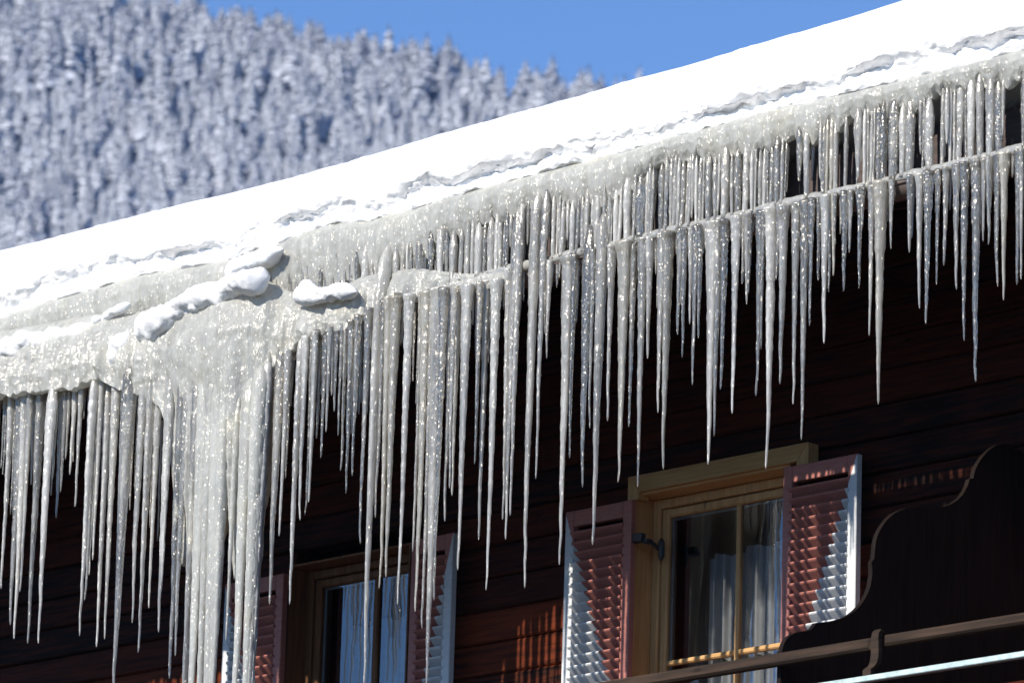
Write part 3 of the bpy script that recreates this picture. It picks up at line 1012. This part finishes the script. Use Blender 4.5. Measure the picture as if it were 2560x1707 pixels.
link('ice_ledge', mesh_from('ice_ledge', V, Fc, True), MAT['ice_ledge'], label='thin smooth grey ice ledge coating the gutter rim', category='ice')

# ---- snow lumps caught on the ice
def lump(pts, rads, y, label, seed):
    ps = [np.array(H(X, Y, y+(q[2] if len(q) > 2 else 0))) for q in pts for X, Y in [q[:2]]]
    # resample
    L = [0]
    for a, c in zip(ps, ps[1:]): L.append(L[-1]+np.linalg.norm(c-a))
    n = max(24, int(L[-1]/0.008))
    tq = np.linspace(0, L[-1], n)
    C = np.stack([np.interp(tq, L, [p[i] for p in ps]) for i in range(3)], 1)
    r = np.interp(tq, L, rads)/495.0
    e = np.minimum(tq, L[-1]-tq)
    r = r*np.sqrt(np.clip(e/0.06, 0.002, 1))
    sg = 40
    V, Fc = [], []
    for i in range(n):
        t = C[min(i+1, n-1)]-C[max(i-1, 0)]
        t /= np.linalg.norm(t)
        u = np.cross(t, (0, 1.0, 0)); u /= np.linalg.norm(u)
        w = np.cross(t, u)
        for k in range(sg):
            a = 2*math.pi*k/sg
            V.append(C[i]+r[i]*(math.cos(a)*u+1.25*math.sin(a)*w)+np.array([0, 0.02, 0]))
    V = np.array(V)
    cen = np.repeat(C, sg, 0)
    dr = V-cen
    ln = np.linalg.norm(dr, axis=1, keepdims=True)+1e-6
    nn = (0.55*fbm(V, 9, seed, 2)+0.22*fbm(V, 24, seed+2, 2)+0.10*fbm(V, 70, seed+5, 2))[:, None]*np.minimum(ln, 0.05)
    V = V+dr/ln*nn*1.5
    for i in range(n-1):
        for k in range(sg):
            Fc.append((i*sg+k, i*sg+(k+1) % sg, (i+1)*sg+(k+1) % sg, (i+1)*sg+k))
    Fc.append(tuple(range(sg-1, -1, -1)))
    Fc.append(tuple((n-1)*sg+k for k in range(sg)))
    link('snow_lump', mesh_from('snow_lump', V, Fc, True), MAT['snow'], label=label, category='snow', group='snow lumps caught on the ice')
lump([(-240, 970), (-120, 930), (0, 888), (60, 858), (120, 848), (200, 832), (240, 818)], [34, 36, 30, 30, 22, 20, 14], -1.70, 'long snow lump on the ice at the far left edge', 1)
lump([(338, 838), (390, 812), (450, 776), (530, 738), (600, 708), (660, 690)], [24, 40, 34, 32, 36, 30], -1.76, 'largest slanting snow log on the ice bulge above the frozen curtain', 2)
lump([(728, 742), (765, 734), (800, 735), (850, 728), (884, 727)], [16, 24, 22, 18, 8], -1.72, 'small snow pillow on the ice right of the big snow log', 3)
lump([(318, 830), (296, 858), (284, 890), (272, 930)], [16, 24, 20, 12], -1.76, 'ragged snow streak running down the ice left of the frozen curtain', 4)
lump([(246, 806), (280, 780), (318, 756)], [12, 16, 12], -1.68, 'small snow patch just above the ragged snow streak', 5)
lump([(560, 690), (610, 655), (665, 635), (700, 620)], [20, 26, 24, 12], -1.66, 'snow clump bridging the roof snow and the big snow log', 6)
lump([(222, 812), (236, 797), (250, 790)], [10, 15, 9], -1.70, 'round snow knob at the end of the far-left lump', 7)

# ------------------------------------------------------------------ icicles
ICES = []
def icicle(x, y, ztop, ztip, R, seed, style='tip', mat=None, merge=0.0, lean=0.0):
    L = ztop-ztip
    n = int(max(10, min(130, L/0.011)))
    sg = 10 if R < 0.03 else 14
    t = np.linspace(0, 1, n)
    zz = -L*t
    o0 = np.zeros(n)
    p = np.stack([o0+seed*3.7, o0, zz], 1)
    if style == 'tip':
        r = R*(0.80*(1-t)**0.92+0.20*(1-t)**4)+0.0038*np.sqrt(np.clip((1-t)*L/0.02, 0, 1))
        flare = 0.5*np.exp(-t*L/0.05)
    else:                                # column that reaches down to the ledge
        r = R*(0.95-0.35*t)+0*t
        flare = 0.5*np.exp(-t*L/0.04)+0.25*np.exp(-(1-t)*L/0.03)
    rk = min(1.0, 0.02/R)
    r = r*(1+flare*0.6)*(1+rk*(0.13*vnoise(p, 20)+0.10*vnoise(p, 75, 3)))
    bx = 0.006*vnoise(p, 3.2, 9)*t**2+0.0045*vnoise(p, 12, 5)*t**3
    by = 0.006*vnoise(p, 3.2, 19)*t**2
    if merge:                            # grows out of the ice behind it
        r = r*(1-0.9*np.exp(-t*L/merge))/(1+flare*0.6)
        by = by+lean*np.exp(-t*L/0.22)
    th = np.arange(sg)*2*math.pi/sg
    ph1, ph2 = seed*1.9, seed*2.7
    fl = 1+0.10*np.cos(2*th+ph1)+0.07*np.cos(3*th+ph2)
    rr = r[:, None]*fl[None, :]
    pp = np.stack([np.cos(th)[None, :]*2+o0[:, None]+seed, np.sin(th)[None, :]*2+o0[:, None], zz[:, None]*38+0*th[None, :]], -1)
    rr = rr*(1+0.09*rk*vnoise(pp, 1.0))
    X = bx[:, None]+rr*np.cos(th)
    Y = by[:, None]+rr*np.sin(th)
    Z = np.broadcast_to(zz[:, None], X.shape)
    V = np.stack([X, Y, Z], -1).reshape(-1, 3)
    Fc = []
    for i in range(n-1):
        for k in range(sg):
            Fc.append((i*sg+k, (i+1)*sg+k, (i+1)*sg+(k+1) % sg, i*sg+(k+1) % sg))
    Fc.append(tuple(range(sg)))
    Fc.append(tuple((n-1)*sg+k for k in range(sg-1, -1, -1)))
    o = link('icicle', mesh_from('icicle', V, Fc, True), mat or MAT['ice'])
    place(o, (x, y, ztop))
    return o

PXM = 495.0
ZONES = [(-400, 150, 'at the far left edge'), (150, 330, 'beneath the snow-streaked ice'), (330, 425, 'just left of the frozen curtain'),
         (425, 690, 'in the frozen curtain'), (690, 880, 'just right of the frozen curtain'), (880, 1030, 'above the brown window'),
         (1030, 1160, "over the brown window's right shutter"), (1160, 1415, 'over the wall between the windows'),
         (1415, 1580, "over the pine window's left shutter"), (1580, 1790, "over the pine window's left half"), (1790, 1960, "over the pine window's right half"),
         (1960, 2160, "over the pine window's right shutter"), (2160, 2350, "over the wing board's low end"), (2350, 2900, "over the wing board's tall end")]
def reg(o, row, X, lpx, wpx): ICES.append((o, row, X, lpx, wpx))

def lower_top(X, Yt, y):
    # where an icicle that ends below X begins: under the bulge at the left, under the gutter ledge at the right
    if X < 1245:
        return H(X, float(L_line(X))-14, y)[2]
    return GZ+0.004
LOW = [  # tip X, tip Y, width at the top in photo pixels, optional start height Y
    (3, 1473, 18), (24, 1563, 26), (34, 1597, 30), (70, 1608, 24), (94, 1608, 28, 950), (131, 1198, 11), (141, 1296, 20), (165, 1149, 9), (177, 1187, 11), (188, 1266, 13),
    (199, 1590, 22, 935), (223, 1438, 14), (240, 1618, 26), (260, 1598, 20), (282, 1760, 46, 905), (313, 1253, 14), (328, 1557, 24, 905), (345, 1632, 26, 885), (395, 1580, 26, 890), (403, 1479, 18, 930),
    (422, 1696, 30, 870), (436, 1640, 26, 930), (449, 1980, 36, 900), (464, 2050, 40, 940), (480, 2150, 42, 910), (497, 2200, 44, 930), (512, 2080, 40, 900), (526, 1880, 34, 950), (536, 1640, 20, 990), (566, 1600, 20, 990), (577, 1960, 36, 950), (593, 2200, 44, 920), (608, 2050, 40, 940), (621, 1880, 32, 900), (632, 1740, 24, 880), (643, 1560, 18, 880), (655, 1402, 18, 880), (674, 1511, 28, 850),
    (714, 1196, 13), (723, 1511, 26, 830), (746, 1300, 16), (765, 1287, 18), (772, 1256, 14), (780, 1155, 12), (793, 1096, 11), (802, 1145, 16), (852, 1177, 12),
    (835, 1030, 12), (863, 1234, 18), (880, 1190, 14), (899, 1360, 18), (908, 1715, 36, 610), (939, 1295, 14), (949, 1470, 28), (964, 1443, 26), (996, 1511, 26), (1033, 1379, 16),
    (1039, 1529, 28), (1055, 1570, 22), (1066, 1712, 46), (1084, 1500, 24), (1110, 1304, 20), (1120, 1221, 16), (1130, 1240, 16), (1145, 1425, 26), (1186, 1160, 16),
    (1197, 1349, 20), (1217, 1475, 28), (1255, 1300, 22), (1264, 1349, 24, 520), (1276, 1290, 20, 520), (1310, 1470, 30, 470), (1340, 1197, 22, 470), (1367, 897, 10), (1400, 1412, 32),
    (1423, 1146, 14), (1453, 1219, 32, 560), (1472, 1072, 12), (1483, 1362, 34, 530), (1497, 960, 12), (1518, 1052, 18), (1547, 1207, 34), (1553, 1101, 12), (1573, 1068, 16), (1593, 1219, 28),
    (1618, 897, 18), (1644, 1033, 20), (1657, 1174, 30), (1695, 838, 14), (1705, 894, 18), (1723, 811, 11), (1731, 964, 17), (1746, 846, 15), (1771, 1162, 36), (1786, 1091, 22), (1803, 974, 18),
    (1831, 1035, 25), (1856, 711, 8), (1864, 761, 13), (1873, 735, 12), (1892, 990, 17), (1902, 874, 14), (1917, 1172, 28), (1942, 701, 9), (1951, 960, 26), (1982, 1011, 18), (2003, 1100, 26),
    (2013, 760, 14), (2024, 816, 16), (2045, 703, 11), (2058, 859, 20), (2072, 731, 13), (2082, 690, 10), (2086, 613, 8), (2109, 729, 17), (2124, 633, 12), (2147, 720, 15), (2155, 576, 10),
    (2175, 839, 18), (2194, 1011, 30), (2227, 624, 12), (2273, 632, 14), (2280, 597, 9), (2296, 772, 20), (2316, 810, 19), (2342, 713, 12), (2362, 665, 13), (2388, 725, 16), (2408, 853, 22), (2436, 956, 24),
    (2458, 604, 12), (2471, 612, 13), (2491, 716, 17), (2508, 751, 20), (2543, 713, 13), (2552, 700, 12), (2575, 820, 20), (2600, 690, 16), (2640, 900, 24), (2690, 720, 18),
    (50, 1480, 14), (60, 1320, 10), (110, 1400, 14), (152, 1230, 10), (212, 1500, 16), (232, 1400, 12), (270, 1420, 14), (298, 1500, 16), (306, 1380, 11), (360, 1420, 14), (372, 1520, 16), (384, 1300, 10),
    (690, 1180, 12), (700, 1340, 14), (734, 1200, 10), (757, 1120, 9), (785, 1010, 9), (815, 1080, 10), (826, 990, 8), (845, 1090, 9)]
MILK = {908, 1066, 1217, 1310, 1400, 1483, 1771, 1917, 2003, 1593}
YEL = {949, 964, 1657, 2082, 2194, 2508, 1547, 1039}
k = 0
for q in LOW:
    X, Y, w = q[:3]
    if X < 1245:
        yy = -1.60-0.5*float(np.interp(X, [0, 300, 550, 680, 900, 1245], [0.20, 0.24, 0.30, 0.15, 0.10, 0.0]))+random.uniform(-0.03, 0.03)
    else:
        yy = -1.572+random.uniform(-0.012, 0.008)
    if len(q) > 3:
        yy -= 0.02
        if X < 880:
            yy = float(bulge_y(np.array([X]), 0, np.array([float(L_line(X)) if not 425 < X < 660 else 1100.0]))[0])+0.002
    tip = H(X, Y, yy)
    zt = lower_top(X, 0, yy)
    if len(q) > 3:
        zt = H(X, q[3], yy)[2]
    elif 430 < X < 660:
        zt = H(X, 930, yy)[2]
    k += 1
    o = icicle(tip[0], yy, zt, tip[2], w/PXM/2*(1.02 if X < 680 else 0.88), k*1.37, 'tip', MAT['ice_cloud'] if 450 < X < 620 else MAT['ice_yellow'] if X in YEL else MAT['ice_milky'] if X < 700 or X in MILK else None, 0.045 if len(q) > 3 or 430 < X < 660 else 0.0, 0.07 if len(q) > 3 and 880 < X < 1000 else 0.02)
    reg(o, 'low', X, (zt-tip[2])*PXM, w)
# thin short icicles crowding behind the traced ones: too many to tell apart
rgf = np.random.default_rng(21)
fr_v, fr_f = [], []
def fringe(x, y, zt, L, R, seed):
    n = int(max(7, L/0.016))
    t = np.linspace(0, 1, n)
    p = np.stack([0*t+seed*3.7, 0*t, -L*t], 1)
    r = (R*(1-t)**0.9+0.003)*(1+0.14*vnoise(p, 24)+0.1*vnoise(p, 75, 3))
    dx = 0.008*vnoise(p, 4, 9)*t
    th = np.arange(7)*2*math.pi/7+seed
    V = np.stack([x+dx[:, None]+r[:, None]*np.cos(th), y+r[:, None]*np.sin(th), np.broadcast_to((zt-L*t)[:, None], (n, 7))], -1).reshape(-1, 3)
    o_ = len(fr_v)
    fr_v.extend(V.tolist())
    for i in range(n-1):
        for q in range(7):
            fr_f.append((o_+i*7+q, o_+(i+1)*7+q, o_+(i+1)*7+(q+1) % 7, o_+i*7+(q+1) % 7))
    fr_f.append(tuple(o_+q for q in range(7)))
    fr_f.append(tuple(o_+(n-1)*7+q for q in range(6, -1, -1)))
for X in list(np.arange(-1040, 425, 8.0))+list(np.arange(664, 880, 11.0))+list(np.arange(880, 1250, 7.0))+list(np.arange(1252, 1720, 9.0))+list(np.arange(1724, 2700, 12.0))+list(np.arange(2700, 3690, 13.0)):
    X = X+rgf.uniform(-4, 4)
    if 2232 < X < 2268: continue
    if X < 1245:
        yy = -1.57-0.4*float(np.interp(X, [0, 300, 680, 900, 1245], [0.20, 0.24, 0.15, 0.10, 0.0]))+rgf.uniform(-0.03, 0.03)
        L = rgf.uniform(0.1, 0.75)**1.2 if X < 430 else rgf.uniform(0.06, 0.36) if X < 880 else rgf.uniform(0.15, 0.65)
        if X < 0: L = rgf.uniform(0.3, 1.1)
    else:
        yy = -1.55+rgf.uniform(-0.01, 0.008)
        L = rgf.uniform(0.06, 0.36) if X < 1720 else rgf.uniform(0.03, 0.2) if X < 2700 else rgf.uniform(0.05, 0.7)
    zt = lower_top(X, 0, yy)
    fringe(H(X, 900, yy)[0], yy, zt, L, rgf.uniform(4.5, 9.5)/PXM/2, rgf.uniform(0, 60))
# upper row: columns from the roof edge down to the gutter
gaps = [(1643, 1652), (1978, 1990), (2033, 2046), (2095, 2108), (2124, 2138), (2285, 2296), (2334, 2354), (2455, 2468), (2516, 2526), (2531, 2550)]
X = 905.0
while X < 2760:
    w = rgf.uniform(7, 13) if rgf.random() < 0.6 else rgf.uniform(13, 25)
    X += w*0.5
    if any(a_-3 < X < c_+3 for a_, c_ in gaps):
        X += 3
        continue
    yy = -1.566+rgf.uniform(-0.010, 0.012)
    top = H(X, float(C_line(X))-rgf.uniform(-2, 28), yy)
    full_ = rgf.random() < 0.86
    zb = GZ+0.012 if full_ else GZ+rgf.uniform(0.03, 0.12)
    k += 1
    if top[2]-zb > 0.03:
        o = icicle(top[0], yy, top[2], zb, w/PXM/2*1.12, k*1.37, 'col' if full_ else 'tip', MAT['ice_yellow'] if 2066 < X < 2084 else MAT['ice_milky'] if rgf.random() < (0.75 if X < 1900 else 0.4) else None, 0.04)
        reg(o, 'up', X, (top[2]-zb)*PXM, w)
    X += w*0.5+rgf.uniform(-5, 1.5)
for X in np.arange(905, 3690, 9.0):      # thinner ones behind them
    X = X+rgf.uniform(-4, 4)
    if any(a_-2 < X < c_+2 for a_, c_ in gaps): continue
    yy = -1.525+rgf.uniform(-0.01, 0.01)
    zt = H(X, float(C_line(X))-16, yy)[2]
    fringe(H(X, 500, yy)[0], yy, zt, (zt-GZ-0.01)*rgf.uniform(0.6, 1.0), (rgf.uniform(9, 19) if X < 1960 else rgf.uniform(6, 13))/PXM/2, rgf.uniform(0, 60))
link('icicle_fringe', mesh_from('icicle_fringe', fr_v, fr_f, True), MAT['ice'], kind='stuff', label='crowd of thin short icicles behind the larger ones', category='icicles')
for X in np.arange(700, 900, 15):        # short columns above the small snow pillow
    w = rgf.uniform(10, 18)
    yy = -1.56
    top = H(X, float(C_line(X))-15, yy)
    zb = H(X, float(T2(X))+4, yy)[2]
    k += 1
    if top[2]-zb > 0.03:
        o = icicle(top[0], yy, top[2], zb, w/PXM/2*1.1, k*1.37, 'col')
        reg(o, 'up', X, (top[2]-zb)*PXM, w)

# labels: shape first, then what they hang from and over
for row in ('low', 'up'):
    for za, zb, zname in ZONES:
        mem = sorted([q for q in ICES if q[1] == row and za <= q[2] < zb], key=lambda q: q[2])
        for n_, (o, _, X, lpx, wpx) in enumerate(mem):
            ln = 'stubby' if lpx < 60 else 'short' if lpx < 170 else 'medium' if lpx < 320 else 'long' if lpx < 560 else 'very long'
            wd = 'thin' if wpx < 13 else 'slender' if wpx < 21 else 'thick' if wpx < 34 else 'massive'
            rk = ordinal(n_+1)
            src = {'low': 'front-row icicle', 'up': 'icicle above the gutter'}[row]
            o['label'] = '%s %s %s, %s from left %s' % (ln, wd, src, rk, zname)
            o['category'] = 'icicle'
            o['group'] = {'low': 'icicles hanging below the gutter, front row', 'up': 'icicles between roof edge and gutter'}[row]
print('ICICLES', len(ICES), 'TREES', len(spots))

# ------------------------------------------------------------------ cold air between here and the mountain
hz = bpy.data.materials.new('cold_air')
hz.use_nodes = True
hz.node_tree.nodes.remove(hz.node_tree.nodes['Principled BSDF'])
pv = hz.node_tree.nodes.new('ShaderNodeVolumePrincipled')
pv.inputs['Color'].default_value = (0.28, 0.48, 1.0, 1)
pv.inputs['Density'].default_value = 0.00008
hz.node_tree.links.new(pv.outputs[0], hz.node_tree.nodes['Material Output'].inputs['Volume'])
allz = max(p[2] for r in rows for p in r)+40
MB().box(-3600, 1800, -1200, 3600, -4, allz).build('haze', hz, kind='stuff')
